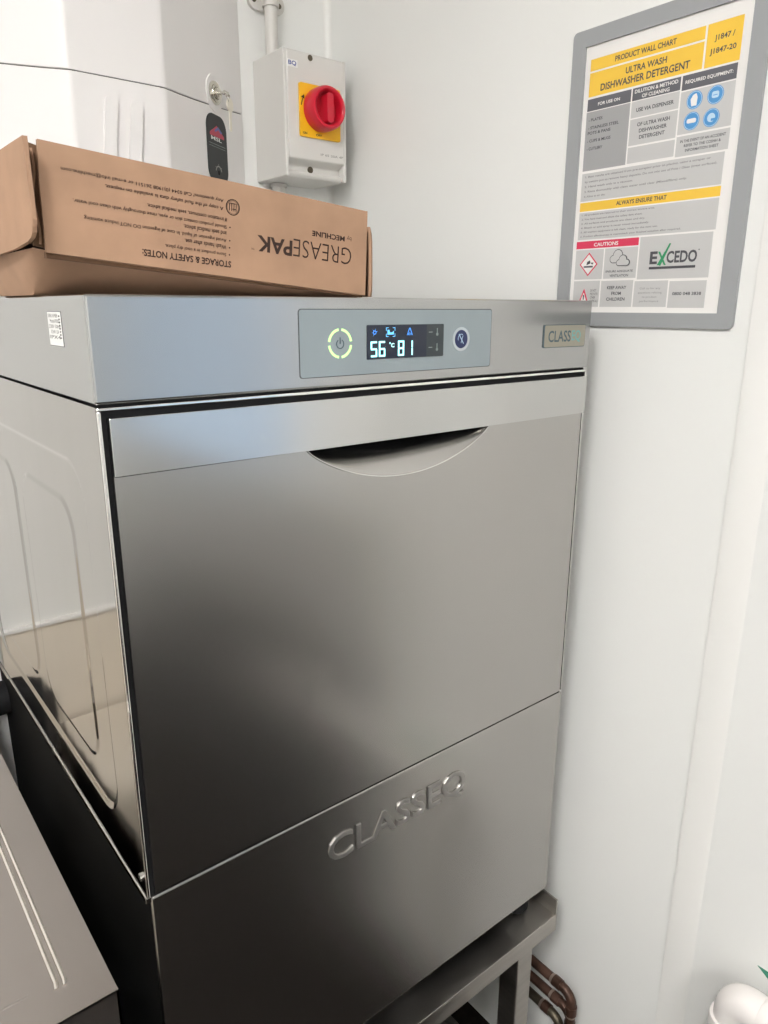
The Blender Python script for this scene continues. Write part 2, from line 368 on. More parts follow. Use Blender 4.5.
sp = MB().grid(skin(0, 1), M['side']).build('side_panel', D); sp['label'] = 'mirror bright embossed left side panel'
MB().box(-.0015, .004, .002, .592, -.5375, -.5300, M['side']).build('bottom_lip', sp, .0012)
MB().prism(circ(.011, 0, .0038, 16), (0, 0, -.513), (0, -1, 0), (0, 0, 1), 0, .0022, M['bright']).v
s_ = MB(); s_.prism(circ(-.0115, -.513, .0038, 16), (0, 0, 0), (0, -1, 0), (0, 0, 1), -.001, .0022, M['bright']); s_.build('screw', sp, .001)
MB().grid(skin(W, -1), M['side']).build('side_panel', D)
MB().box(.005, .012, .007, .632, -.866, -.539, M['shell']).build('base_side_panel', D)['label'] = 'dark lower side panel'  # dark reflection of the gap put into its black; extended over the bright wall
MB().box(W - .006, W, .007, .588, -.866, -.532, M['steel']).build('base_side_panel', D)
SL = ((-.0012, 0, 0), (0, -1, 0), (0, 0, 1))            # left side plane, u = -y
g = MB().prism(rect(-.098, -.0605, -.0395, -.0122), *SL, 0, .0002, M['line']).prism(rect(-.0974, -.0611, -.0390, -.0127), *SL, 0, .0004, M['paperwhite'])
for i in range(5):
    w = -.0160 - .0042 * i
    g.text(['SERIAL NUMBER', 'Model P500', '230V 50Hz', '3.2kW 13A', 'IPX4'][i], -.0950 + .004 * (i % 2), -.0690 + .003 * (i % 3), w - .001, w + .0018, *SL, .0005, M['ink'])
for i in range(8): g.prism(rect(-.0668 + .0004 * (i % 2), -.0636, -.0165 - i * .0024, -.0165 - i * .0024 + .0012), *SL, .0004, .0005, M['ink'])
g.build('rating_label', D)['label'] = 'small white rating label with black print'
for x, y in ((.045, .035), (.572, .035), (.045, .55), (.555, .55)):
    MB().tube([(x, y, -.870), (x, y, -.880), (x, y, -.884), (x, y, -.908), (x, y, -.912), (x, y, -.914)], [.012, .012, .019, .019, .017, .015], M['black'], 20).build('foot', D, angle=40)

# ------------------------------------------------------------------ the stand
S = thing('dishwasher_stand', 'stainless steel stand with folded rim carrying the dishwasher', 'stand', (.3, .29, FL))
SX0, SX1, SY0, SY1 = -.010, .6115, -.0150, .6000
MB().box(SX0, SX1, SY0, SY1, -.9165, -.9145, M['stand']).box(SX0, SX1, SY0, SY0 + .002, -.9450, -.9155, M['stand']) \
    .box(SX0, SX0 + .002, SY0, SY1, -.9450, -.9155, M['stand']).box(SX1 - .002, SX1, SY0, SY1, -.9450, -.9155, M['stand']).box(SX0, SX1, SY1 - .002, SY1, -.9450, -.9155, M['stand']).build('tray', S, .0007)
MB().box(SX1 - .0035, SX1, SY0, SY1, -.9155, -.8870, M['stand']).build('side_rim', S, .0007)
MB().box(SX0, SX1, SY1 - .0035, SY1, -.9155, -.8870, M['stand']).build('back_rim', S, .0007)
for x in (.030, .524):
    for y in (-.014, .565):
        l = MB().box(x, x + .034, y, y + .034, FL + .03, -.9165, M['stand']).build('leg', S, .002)
        MB().tube([(x + .017, y + .017, FL), (x + .017, y + .017, FL + .006), (x + .017, y + .017, FL + .012), (x + .017, y + .017, FL + .03)], [.018, .018, .012, .012], M['black'], 16).build('foot', l)
MB().box(.045, .543, .575, .590, -1.25, -1.22, M['stand']).box(.040, .055, .02, .565, -1.25, -1.22, M['stand']).box(.534, .549, .02, .565, -1.25, -1.22, M['stand']).build('brace', S, .002)

# ------------------------------------------------------------------ cardboard box on top, print upside down
BA = math.radians(4.838); BU = Vector((math.cos(BA), 0, -math.sin(BA))); BW = Vector((math.sin(BA), 0, math.cos(BA)))
BTL = Vector((-.0080, .05, .1081))
B = thing('cardboard_box', 'brown cardboard carton lying upside down, tilted, on top of the dishwasher', 'box', (.15, .16, .0002))
def bp(u, w, y=.05): return (BTL.x + BU.x * u + BW.x * w, y, BTL.z + BU.z * u + BW.z * w)
b = MB()
fr = [bp(.0100, 0), bp(.3028, 0), bp(.3060, -.0795), bp(.0105, -.0765)]
yb_ = .262
bk = [bp(-.004, 0, yb_), bp(.3028, 0, yb_), (bp(.306, -.0795)[0], yb_ - .01, .0006), (-.006, yb_ - .01, .012)]
# body: front, top, right, left, back; a bulging bottom that rests on the machine
ft = [(-.004, .125, .0006), (.292, .075, .0006)]
N_ = 14
def lerp(a, b_, t): return tuple(a[i] + (b_[i] - a[i]) * t for i in range(3))
b.add([(p[0], p[1] + .003, p[2]) for p in fr], [(3, 2, 1, 0)], M['card'])
b.add([(fr[0][0], fr[0][1] + .003, fr[0][2]), (fr[1][0], fr[1][1] + .003, fr[1][2]), bk[1], bk[0]], [(0, 1, 2, 3)], M['card'])
b.add([fr[1], bk[1], bk[2], fr[2]], [(0, 3, 2, 1)], M['card'])
b.add([bk[0], bk[1], bk[2], bk[3]], [(0, 1, 2, 3)], M['card'])
lowf = fr[3]; left_low = (-.016, .060, bp(0, -.0765)[2] + .002)
b.add([fr[0], fr[3], left_low, (-.014, yb_ - .01, .034), bk[0]], [(0, 1, 2, 3, 4)], M['cardshade'])  # left face coloured dark as the shade inside the corner gap
# bulging underside: rows from the front and left bottom edges down to the footprint
rows = []
for j in range(8):
    t_ = j / 7; z_k = math.sin(t_ * math.pi / 2) ; row = []
    for i in range(N_ + 1):
        s_ = i / N_; top = lerp(fr[3], fr[2], s_); bot = lerp(ft[0], ft[1], s_)
        row.append((top[0] + (bot[0] - top[0]) * t_, top[1] + (bot[1] - top[1]) * t_ , max(.0006, top[2] + (bot[2] - top[2]) * (.7 * t_ + .3 * z_k))))
    rows.append(row)
b.grid(rows, M['card'], True)
lrow = []
for j in range(8):
    t_ = j / 7; k_ = math.sin(t_ * math.pi / 2); row = []
    for i in range(9):
        s_ = i / 8
        top = lerp((fr[3][0], fr[3][1], fr[3][2]), left_low, min(1, s_ * 4)) if s_ <= .25 else lerp(left_low, (-.014, yb_ - .01, .034), (s_ - .25) / .75)
        bot = lerp(ft[0], (-.004, yb_ - .02, .0006), s_)
        row.append((top[0] + (bot[0] - top[0]) * t_, top[1] + (bot[1] - top[1]) * t_, top[2] + (bot[2] - top[2]) * (.7 * t_ + .3 * k_)))
    lrow.append(row[::-1])
b.grid(lrow, M['card'], True)
b.add([ft[0], ft[1], (bk[2][0] - .01, yb_ - .02, .0006), (-.004, yb_ - .02, .0006)], [(0, 3, 2, 1)], M['card'])
body = b.build('carton_body', B, fix=True, angle=72)
# front panel sheet
FP = (tuple(BTL), tuple(BU), tuple(BW))
pb = MB(); out = [(.0005, 0), (.3028, 0), (.3062, -.0790), (.0050, -.0772), (.0042, -.062), (.0036, -.03)]
out = [(.0052, -.0775), (.3062, -.0795), (.3030, -.0004), (.0012, -.0002), (.0020, -.0300)]
pb.prism(out, *FP, -.003, 0, M['card'])
pb.v = pb.v
pf = pb.build('front_panel', B, .0006)
MB().prism([(.0058, -.0812), (.3050, -.0812), (.3050, -.0780), (.0055, -.0762)], *FP, -.0080, -.0034, M['cardshade']).build('panel_gap_shade', B)  # dark strip drawn as the shadow line under the front panel
# corrugated edge strips: bottom of the front panel and its left edge
e = MB(); e.add([(q[0], q[1] + dy, q[2]) for dy in (-.0001, .0028) for q in (bp(.0052, -.0775), bp(.3058, -.0797))], [(0, 1, 3, 2)], M['cardedge'])
# inner torn liner seen in the open corner
for k, (du, dy) in enumerate(((-.0020, .006), (-.0052, .010))):
    rows = []
    for j in range(13):
        t_ = j / 12; w = -.006 - .066 * t_; wob = .0012 * math.sin(t_ * 9 + k * 2) + .004 * t_ * (1 - k * .3)
        rows.append([bp(du + wob - .0008, w, .05 + dy), bp(du + wob + .0008, w, .05 + dy - .001)])
    e.grid(rows, M['card'] if k == 0 else M['cardedge'], True)
e.build('corrugated_edge', B)
# left end flap: thick sheet with a rounded lower front corner
yl0, yl1 = .036, .262
pts = [(-yl0, .1055), (-yl1, .1075)]
pts = [(yl0, .1060)]
lf = MB(); r0 = .009
outl = [(-yl0, .1062), (-yl1, .1080), (-yl1, .0300)]
cyc = [(-(yl0 + .052), .0335)]
outl += [(-(yl0 + .055), .0350), (-(yl0 + .040), .0362), (-(yl0 + .020), .0378), (-(yl0 + .010), .0398), (-(yl0 + .0045), .0430), (-(yl0 + .002), .047), (-yl0, .0520)]
lf.prism(outl[::-1][::-1], (-.0200, 0, 0), (0, -1, 0), (0, 0, 1), -.0032, 0, M['card'])
lf.build('end_flap', B, .0007)
MB().prism([(-.0012, -.073), (.0060, -.074), (.0050, -.0035), (-.0072, -.0015)], *FP, -.0120, -.0075, M['cardshade']).build('corner_gap_shade', B)  # dark sheet filling the open corner in place of its shade
# right end flap: bowed sheet
rows = []
oxr = bp(.3028, 0)[0]
for j in range(11):
    t_ = j / 10; z = .068 - .066 * t_ ; bulge = .0062 * (1 - t_) ** .5 * min(1, .55 + t_ * 3) if t_ > 0 else .0022
    xx = bp(.3030 + .0030 * t_, 0)[0] + .0014 + bulge * .62 + .0005
    rows.append([(xx - .0030, .052, z), (xx + .0002, .053, z), (xx + .0006, .15, z), (xx - .001, .255, z)])
rf = MB().grid(rows, M['card'], True)
ob = rf.build('end_flap', B); so = ob.modifiers.new('thick', 'SOLIDIFY'); so.thickness = .003; so.offset = 0
# print (upside down)
OP = BTL + BU * .30280; PU = tuple(-BU); PW = tuple(-BW)
pr = MB()
def ptxt(txt, ua, ub, wa, wb, bold=0., lift=.0003):
    """ua<ub measured from the panel's left edge, wa<wb downward from its top edge, both in mm as seen; the text is turned half round"""
    pr.text(txt, (302.8 - ub) / 1000, (302.8 - ua) / 1000, wa / 1000, wb / 1000, tuple(OP), PU, PW, lift, M['cardink'], bold)
ptxt('GREASE', 219.5, 286, 37.3, 52.8, -.012)
ptxt('PAK', 182, 218.5, 39.6, 53.2, .028)
ptxt('TM', 176.5, 179.5, 51.0, 52.6)
ptxt('by', 279.6, 285, 26.0, 31.0, -.005)
ptxt('MECHLINE', 239.5, 277, 27.4, 32.2, .024)
pr.build('brand_print', pf)['label'] = 'upside-down dark brown brand name'; pr = MB()
ptxt('STORAGE & SAFETY NOTES:', 78, 157, 65.2, 70.6, .024)
H = 3.6
for txt, ua, ub, wa in (('Store product in a cool dry place.', 97, 152, 58.2), ('Wash hands after use.', 114, 152, 52.4),
        ('Avoid ingestion of liquid. In case of ingestion DO NOT induce vomiting', 33, 152, 46.6), ('and seek medical advice.', 113, 152, 41.2),
        ('Should product contact skin or eyes, rinse thoroughly with clean cool water.', 25, 152, 35.6), ('If irritation continues, seek medical advice.', 82, 152, 29.8),
        ('A copy of the fluid safety data is available on request.', 49, 148.5, 21.2), ('Any questions? Call 0344 (0)1908 261511 or e-mail info@mechline.com', 17, 148.5, 15.0)):
    ptxt(txt, ua, ub, wa, wa + H, .008)
for wa in (58.2, 52.4, 46.6, 35.6): pr.prism(circ((302.8 - 155.2) / 1000, (wa + 1.8) / 1000, .0006, 8), tuple(OP), PU, PW, 0, .0003, M['cardink'])
cu_, cw_ = (302.8 - 157.5) / 1000, .0208
pr.ring(cu_, cw_, .0060, .0066, tuple(OP), PU, PW, 0, .0003, M['cardink'], n=28)
pr.ring(cu_, cw_, .0053, .0055, tuple(OP), PU, PW, 0, .0003, M['cardink'], n=28)
for k in range(4): pr.prism(rect(cu_ - .0034 + k * .0021, cu_ - .0029 + k * .0021, cw_ - .003, cw_ + .003), tuple(OP), PU, PW, 0, .0003, M['cardink'])
pr.prism(rect(cu_ - .0034, cu_ + .0034, cw_ - .0033, cw_ - .0028), tuple(OP), PU, PW, 0, .0003, M['cardink']).prism(rect(cu_ - .0034, cu_ + .0004, cw_ + .0012, cw_ + .0017), tuple(OP), PU, PW, 0, .0003, M['cardink'])
pr.build('safety_print', pf)['label'] = 'upside-down dark brown safety notes'

# ------------------------------------------------------------------ wall dispenser behind the box
G = thing('wall_dispenser', 'large white wall-mounted dispenser cabinet behind the cardboard box', 'dispenser', (.2, .60, .02))
plan = [(.483, YB), (.4815, .6345)] + [(.297 + (.4815 - .297) * (1 - k / 8), .5030 + (.6345 - .5030) * (1 - k / 8)) for k in range(1, 9)] + [(.2948, .5015), (.2925, .5001), (.2898, .4991), (.2868, .4986), (.283, .4985), (.227, .4985)]
plan += [(.454 - x, y) for x, y in plan[:-1][::-1]]
zlo, zhi, zs = .022, .64, .2795
def seamz(x):
    u = max(0, abs(x - .227) - .064); return zs + .0195 * (u / .19) ** 1.3
def shellpart(name, upper):
    m = MB(); n = len(plan)
    vs0 = [(x, y, seamz(x) + .0008 if upper else zlo) for x, y in plan]; vs1 = [(x, y, zhi if upper else seamz(x) - .0006) for x, y in plan]
    m.add(vs0 + vs1, [(i, i + n, i + 1 + n, i + 1) for i in range(n - 1)], M['plastic'])
    h = n // 2
    for V_ in (vs0, vs1): m.add(V_, [(i, i + 1, n - 2 - i, n - 1 - i) for i in range((n - 1) // 2)], M['plastic'])
    m.add(vs0 + vs1, [(n - 1, 2 * n - 1, n, 0)], M['plastic'])
    return m.build(name, G, .0010, fix=True)
shellpart('lower_cover', False); shellpart('upper_cover', True)
sx = MB(); inn = [(.227 + (x - .227) * .992, y + .0015) for x, y in plan if y < .636]; n = len(inn)
sx.add([(x, y, seamz(x) - .003) for x, y in inn] + [(x, y, seamz(x) + .003) for x, y in inn], [(i, i + n, i + 1 + n, i + 1) for i in range(n - 1)], M['seam']); sx.build('seam_gasket', G)
# two slanting grip ribs on the lower cover
for ua in (.2005, .2345):
    pts = [(ua - .0105, .12), (ua + .0065, .12), (ua + .0210, .2480), (ua + .0195, .2540), (ua + .0155, .2575), (ua + .0105, .2575), (ua + .0065, .2545), (ua + .0045, .2490)]
    MB().prism(pts, (0, .4986, 0), (1, 0, 0), (0, 0, 1), -.002, .0042, M['plastic']).build('grip_rib', G, .0034, seg=4)
# the slanted right face carries lock, key and label
A_ = Vector((.291, .4984, 0)); T_ = (Vector((.483, .637, 0)) - Vector((.291, .50, 0))).normalized(); SLN = (tuple(A_), tuple(T_), (0, 0, 1))
lk = MB().prism(circ(.139, .3070, .0262, 36, .0250), *SLN, -.001, .0012, M['plastic']).prism(circ(.1395, .3075, .0165, 32, .0185), *SLN, .001, .0030, M['chrome']) \
    .ring(.1400, .3070, .0090, .0125, *SLN, .003, .0045, M['chrome']).prism(circ(.1400, .3070, .0080, 24), *SLN, .003, .0090, M['chrome']).build('cam_lock', G, .0006)
NS = T_.cross(Vector((0, 0, 1))).normalized()
def sp_(u, w, t): q = A_ + T_ * u + NS * t; return (q.x, q.y, w)
kb = MB().tube([sp_(.140, .307, .008), sp_(.140, .307, .020)], .0022, M['chrome'], 10)
kb.prism(rrect(.1375, .1535, .3040, .3105, .002), tuple(Vector(sp_(0, 0, .0165))), tuple(T_), (0, 0, 1), 0, .0022, M['chrome'])
kb.build('lock_key', G)
K = thing('key', 'spare silver key hanging from the key in the white dispenser lock', 'key', sp_(.156, .257, .017))
kr = MB(); kr.tube([sp_(.1500 + .0035 * math.cos(a), .3020 + .0055 * math.sin(a), .0178 + .002 * math.sin(a * 2)) for a in [2 * math.pi * i / 20 for i in range(21)]], .0006, M['chrome'], 6); kr.build('key_ring', K)
kk = MB().prism(circ(.1560, .2935, .0098, 28, .0098), tuple(Vector(sp_(0, 0, .0165))), tuple(T_), (0, 0, 1), 0, .002, M['keysilver'])
kk.prism([(.1528, .287), (.1528, .259), (.1550, .2565), (.1580, .2565), (.1592, .262), (.1582, .265), (.1592, .268), (.1582, .272), (.1592, .276), (.1592, .287)], tuple(Vector(sp_(0, 0, .0165))), tuple(T_), (0, 0, 1), 0, .0018, M['keysilver'])
kk.build('key_blade', K, .0003)
lb = MB().prism(rrect(.1080, .1719, .1795, .2775, .0205, 10), *SLN, -.001, .0010, M['charcoal'])
lb.prism([(.1173, .2500), (.1400, .2620), (.1627, .2500), (.1627, .2460), (.1173, .2460)], *SLN, .001, .0012, M['logored']).prism([(.1315, .2545), (.1443, .2610), (.1570, .2545), (.1528, .2525), (.1443, .2570), (.1357, .2525)], *SLN, .0012, .0014, M['logoblue'])
lb.text('MSL', .1201, .1542, .2400, .2455, *SLN, .0013, M['paperwhite'], .02).prism(rect(.1137, .1656, .2345, .2352), *SLN, .001, .0012, M['mark']).prism(rect(.1137, .1656, .2310, .2315), *SLN, .001, .0012, M['mark'])
lb.ring(.1400, .1950, .0085, .0102, *SLN, .001, .0013, M['greyink'], 15, 165, 20).prism(circ(.1400, .1950, .0035, 16), *SLN, .001, .0013, M['black'])
for a in (40, 90, 140): lb.prism(circ(.14 + .0118 * math.cos(math.radians(a)), .195 + .0118 * math.sin(math.radians(a)), .0007, 8), *SLN, .001, .0013, M['greyink'])
lb.build('pill_label', G)['label'] = 'charcoal pill-shaped label with a red and white emblem'

# ------------------------------------------------------------------ isolator switch and its conduit
I = thing('isolator_switch', 'grey wall isolator switch with red rotary knob on yellow plate', 'switch', (.581, YB, .200))
ix0, ix1, iz0, iz1, iyf = .5065, .6270, .1975, .3820, .540
# moulded case: outline with a groove cut across the foot of the front, built as a side profile
case = MB()
prof = [(YB, iz0), (iyf + .010, iz0), (iyf + .006, iz0 + .004), (iyf + .006, iz0 + .008), (iyf + .016, iz0 + .011), (iyf + .016, iz0 + .020), (iyf + .004, iz0 + .0255), (iyf, iz0 + .028), (iyf, iz1 - .004), (iyf + .003, iz1), (YB, iz1)]
case.prism([(-y, z) for y, z in prof][::-1], (ix0 + .006, 0, 0), (0, -1, 0), (0, 0, 1), -(ix1 - ix0 - .012), 0, M['switchgrey'])
case.box(ix0, ix0 + .0062, iyf + .001, YB, iz0, iz1, M['switchgrey']).box(ix1 - .0062, ix1, iyf + .001, YB, iz0, iz1, M['switchgrey'])
case.build('case', I, .0028, seg=3, fix=True)
IF = ((0, iyf, 0), (1, 0, 0), (0, 0, 1))
MB().prism(circ(.5620, iz0 + .0155, .0052, 20), (0, iyf + .016, 0), (1, 0, 0), (0, 0, 1), -.001, .0015, M['brass']).build('screw', I)
MB().prism(circ(.5563, .3745, .0045, 18), *IF, -.001, .0006, M['brass']).build('screw', I)
yp = MB().prism(rrect(.5327, .6117, .2585, .3365, .0030), *IF, 0, .0035, M['yellow'])
yp.text('ON', .5372, .5452, .2620, .2655, (0, iyf, 0), (1, 0, 0), (0, 0, 1), .0037, M['ink'], .03).text('OFF', .5622, .5742, .2615, .2650, (0, iyf, 0), (1, 0, 0), (0, 0, 1), .0037, M['ink'], .03)
yp.ring(.5722, .2985, .0365, .0378, (0, iyf, 0), (1, 0, 0), (0, 0, 1), .0035, .0038, M['ink'], 152, 172, 8)
yp.prism([(.5352, .3155), (.5407, .3195), (.5414, .3130)], (0, iyf, 0), (1, 0, 0), (0, 0, 1), .0035, .0038, M['ink'])
yp.build('yellow_plate', I)
kn = MB()
# lathe the ring: radius/height profile around the knob axis
kc = (.5717, .3005)
profk = [(.0325, .0035), (.0330, .0120), (.0325, .0260), (.0305, .0310), (.0280, .0318), (.0252, .0300), (.0240, .0265), (.0232, .0140), (.0, .0125)]
rows = []
for rr, tt in profk: rows.append([(kc[0] + rr * math.cos(2 * math.pi * j / 48), iyf - tt, kc[1] + rr * math.sin(2 * math.pi * j / 48)) for j in range(49)])
kn.grid(rows, M['red'], True); knob = kn.build('red_knob', I, angle=50, fix=True)
MB().prism(rrect(kc[0] - .0060, kc[0] + .0060, kc[1] - .0225, kc[1] + .0205, .0040), (0, iyf, 0), (1, 0, 0), (0, 0, 1), .0120, .0330, M['red']).build('grip_bar', knob, .0022, seg=3)
st = MB().prism(rect(.5137, .5322, .3560, .3665), *IF, 0, .0003, M['paperwhite']).text('BQ', .5150, .5297, .3575, .3648, (0, iyf, 0), (1, 0, 0), (0, 0, 1), .0005, M['blueink'], .02)
st.build('circuit_sticker', I); st = MB(); st.text('IP 65 20A 4P', .5732, .6192, .2340, .2375, (0, iyf, 0), (1, 0, 0), (0, 0, 1), .0003, M['greyink'], .01); st.build('moulded_marking', I)
cd = thing('conduit_pipe', 'white plastic conduit pipe running up the wall above the isolator switch', 'pipe', (.533, .617, iz1))
MB().tube([(.533, .617, iz1 + .001), (.533, .617, CE - .002)], .0105, M['conduit'], 24).build('pipe', cd)
sdl = MB()
for sx_, zz in ((-1, .470), (1, .470)):
    pass
sdl.prism(rrect(.500, .567, .4565, .4855, .0140, 8), (0, YB, 0), (1, 0, 0), (0, 0, 1), 0, .007, M['conduit'])
sdl.tube([(.533, .617, .4600), (.533, .617, .4820)], .0135, M['conduit'], 24); sad = sdl.build('saddle_clip', cd, .0012)
for x in (.5100, .5570): MB().prism(circ(x, .4700, .0038, 14), (0, YB - .007, 0), (1, 0, 0), (0, 0, 1), 0, .0012, M['brass']).build('screw', sad)
cb = thing('cable_conduit', 'short white conduit dropping from under the isolator switch', 'pipe', (.540, .622, FL))
MB().tube([(.540, .622, iz0 - .001), (.540, .622, FL)], .0115, M['conduit'], 24).tube([(.540, .622, iz0 - .001), (.540, .622, iz0 - .006)], .0145, M['conduit'], 24).build('pipe', cb)

# ------------------------------------------------------------------ product wall chart
P = thing('wall_chart', 'framed product wall chart with yellow headings on the right wall', 'wall chart', (XW, -.025, -.030))
CH = ((XW, .0979, .3192), (0, -1, 0), (0, 0, 1))   # u in metres from the left edge, w negative downwards
def cm(l): return [(u / 1000, -v / 1000) for u, v in l]
fo = rrect(0, .246, -.350, 0, .006); fi = rect(.0195, .2265, -.333, -.0190)
f = MB()
for (u0, u1, v0, v1) in ((0, 246, 0, 19), (0, 246, 333, 350), (0, 19.5, 19, 333), (226.5, 246, 19, 333)):
    pass
O_, U_, W_ = V3(CH[0]), V3(CH[1]), V3(CH[2]); N4 = U_.cross(W_)
inner = [(.2265, -.019), (.0195, -.019), (.0195, -.333), (.2265, -.333)]
nper = len(fo) // 4
for k in range(4):
    seg_ = fo[k * nper:(k + 1) * nper]; nxt = fo[((k + 1) * nper) % len(fo)]
    poly = seg_ + [nxt, inner[(k + 1) % 4], inner[k]]
    f.prism(poly, *CH, 0, .0045, M['chartframe'])
f.build('frame', P)
f = MB().prism(rect(.0190, .2270, -.3335, -.0185), *CH, 0, .0020, M['chartpaper'])
def cr(u0, u1, v0, v1, m, t=.0022): f.prism(rect(u0 / 1000, u1 / 1000, -v1 / 1000, -v0 / 1000), *CH, .0018, t, M[m])
def ct(s, u0, u1, v0, v1, m='charttext', bold=.022, t=.0024): f.text(s, u0 / 1000, u1 / 1000, -v1 / 1000, -v0 / 1000, *CH, t, M[m], bold)
cr(27, 174.5, 34, 47, 'chartyellow'); cr(27, 174.5, 49, 75.5, 'chartyellow'); cr(177, 216, 34, 76, 'chartyellow')
ct('PRODUCT WALL CHART', 62, 141, 37.5, 43.5, bold=.022)
ct('ULTRA WASH', 78, 131, 53, 60); ct('DISHWASHER DETERGENT', 44, 160, 63.5, 71.5)
ct('J1847 /', 186, 208, 46, 53); ct('J1847-20', 182, 211, 58.5, 65.5)
cr(26.5, 88, 78, 91.5, 'chartdark'); cr(90, 151, 78, 91.5, 'chartdark'); cr(153, 215, 78, 93, 'chartdark')
ct('FOR USE ON', 42, 73, 83.5, 87, 'chartpaper'); ct('DILUTION & METHOD', 93, 148, 80, 84, 'chartpaper'); ct('OF CLEANING', 103, 138, 86, 90, 'chartpaper'); ct('REQUIRED EQUIPMENT:', 157, 211, 83.5, 87.5, 'chartpaper')
cr(26, 88, 92.5, 160, 'chartmid'); cr(90, 151, 92.5, 110, 'chartlight'); cr(90, 151, 111.5, 140, 'chartlight'); cr(90, 151, 142, 159.5, 'chartlight')
cr(153, 215, 94.5, 138, 'chartlight'); cr(153, 215, 140, 161, 'chartlight')
for i, s in enumerate(('- PLATES', '- STAINLESS STEEL', '  POTS & PANS', '- CUPS & MUGS', '- CUTLERY')):
    v = (100, 109, 115, 124, 133)[i]; ct(s, 30, 30 + (20, 44, 33, 34, 23)[i], v, v + 3.4, bold=.018)
ct('USE VIA DISPENSER', 97, 145, 100, 104.2); ct('OF ULTRA WASH', 100, 142, 116, 120.2); ct('DISHWASHER', 103, 139, 123, 127.2); ct('DETERGENT', 104, 137, 130, 134.2)
for u, v in ((170, 105), (194, 104.5), (169, 126), (192, 126.5)):
    f.prism(circ(u / 1000, -v / 1000, .0093, 28), *CH, .002, .0024, M['chartblue']).ring(u / 1000, -v / 1000, .0081, .0086, *CH, .0024, .0026, M['chartpale'], n=28)
f.prism([(p[0] + .170, p[1] - .105) for p in [(-.003, -.006), (.003, -.006), (.0035, .002), (.002, .006), (.0005, .006), (-.002, .005), (-.0045, .001)]], *CH, .0024, .0027, M['chartpaper'])
f.prism(rrect(.190, .198, -.1075, -.1010, .002), *CH, .0024, .0027, M['chartpale']).prism(rect(.1915, .1965, -.1050, -.1043), *CH, .0027, .0028, M['chartblue'])
f.prism(rrect(.1635, .1745, -.1280, -.1235, .0018), *CH, .0024, .0027, M['chartpaper']).prism(circ(.192, -.1265, .0045, 18), *CH, .0024, .0027, M['chartpale']).prism(rect(.192, .1965, -.1300, -.1275), *CH, .0027, .0028, M['chartblue'])
ct('IN THE EVENT OF AN ACCIDENT', 158, 211, 144, 147, bold=.018); ct('REFER TO THE COSHH &', 163, 206, 149, 152, bold=.018); ct('INFORMATION SHEET', 165, 204, 154, 157, bold=.018)
cr(26, 212, 163, 196, 'chartlight'); cr(26, 212.5, 197.5, 208, 'chartyellow'); cr(26, 212, 209.5, 242.5, 'chartlight')
for i, s in enumerate(('1. Best results are obtained from pre-scraping prior to placing, using a scraper or', '   by wetting pot to remove heavy deposits. Do not mix use of Pots / Glass (treat surfaces).',
        '2. Hand wash only in a vacuum.', '3. Rinse thoroughly with clean water until clear (Mixed/fibre) only.', '4. Allow to air dry.')):
    v = 166.0 + i * 5.8; ct(s, 31, 31 + (166, 174, 70, 140, 32)[i], v, v + 3.1, 'chartsoft', .02)
ct('ALWAYS ENSURE THAT', 80, 148, 200, 205)
for i, s in enumerate(('1. All products are returned to their correct storage area.', '2. You have read and dilute the safety data sheet.', '3. All surfaces and products are clean and dry.', '4. Bleach or acid spray is never mixed immediately.',
        '5. All washing equipment is left clean, ready for the next use.', '6. Product effectiveness is maintained; your finished solution after required.')):
    v = 211.3 + i * 5.2; ct(s, 30, 30 + (104, 88, 92, 98, 110, 140)[i], v, v + 2.8, 'chartsoft', .02)
cr(25, 116.5, 244.5, 253.5, 'chartred'); ct('CAUTIONS', 52, 88, 247, 251.5, 'chartpaper')
cr(25, 67.5, 255, 291.5, 'chartlight'); cr(69.5, 116.5, 255, 291.5, 'chartlight'); cr(118.5, 210, 244.5, 293.5, 'chartlight')
cr(25, 65.5, 293.5, 326, 'chartlight'); cr(67.5, 114, 294, 326, 'chartlight'); cr(116, 161, 295.5, 326, 'chartlight'); cr(163, 209, 296.5, 327, 'chartlight')
def dia(u, v, rr, m, t): f.prism(cm([(u, v + rr), (u + rr * .95, v), (u, v - rr), (u - rr * .95, v)]), *CH, .002, t, M[m])
dia(46, 273, 14.5, 'chartred', .0025); dia(46, 273, 12.3, 'chartpaper', .0027)
f.prism(cm([(39, 277), (53, 277), (53, 275), (39, 275)]), *CH, .0027, .0029, M['charttext']).prism(cm([(43, 274), (49, 272), (48, 268), (44, 270)]), *CH, .0027, .0029, M['charttext']).prism(cm([(49, 271), (52, 273.5), (54, 271)]), *CH, .0027, .0029, M['charttext'])
f.prism(cm([(34, 322), (50, 322), (42, 303)]), *CH, .002, .0025, M['chartred']).prism(cm([(36.8, 320.3), (47.2, 320.3), (42, 308)]), *CH, .0025, .0027, M['chartpaper']).prism(cm([(41.2, 317), (42.8, 317), (43, 311), (41, 311)]), *CH, .0027, .0029, M['charttext'])
for i, s in enumerate(('DO NOT', 'MIX WITH', 'OTHER', 'CHEMICALS')): ct(s, 52, 52 + (9, 11, 8, 12)[i], 304 + i * 4.4, 307 + i * 4.4, bold=.0)
def cloud(u, v, s, t):
    for mm, e_, tt in ((M['charttext'], 0, t), (M['chartlight'], -.9, t + .0003)):
        for q, (cu2, cv2, rr) in enumerate(((-6, 2, 4.5), (0, -2, 6.5), (6.5, 2, 4.5))):
            f.prism(circ((u + cu2 * s) / 1000, -(v + cv2 * s) / 1000, (rr * s + e_) / 1000, 20), *CH, .002, tt + .00006 * q, mm)
        f.prism(rect((u - 6 * s) / 1000, (u + 6.5 * s) / 1000, -(v + 6.5 * s + e_) / 1000, -v / 1000), *CH, .002, tt + .00018, mm)
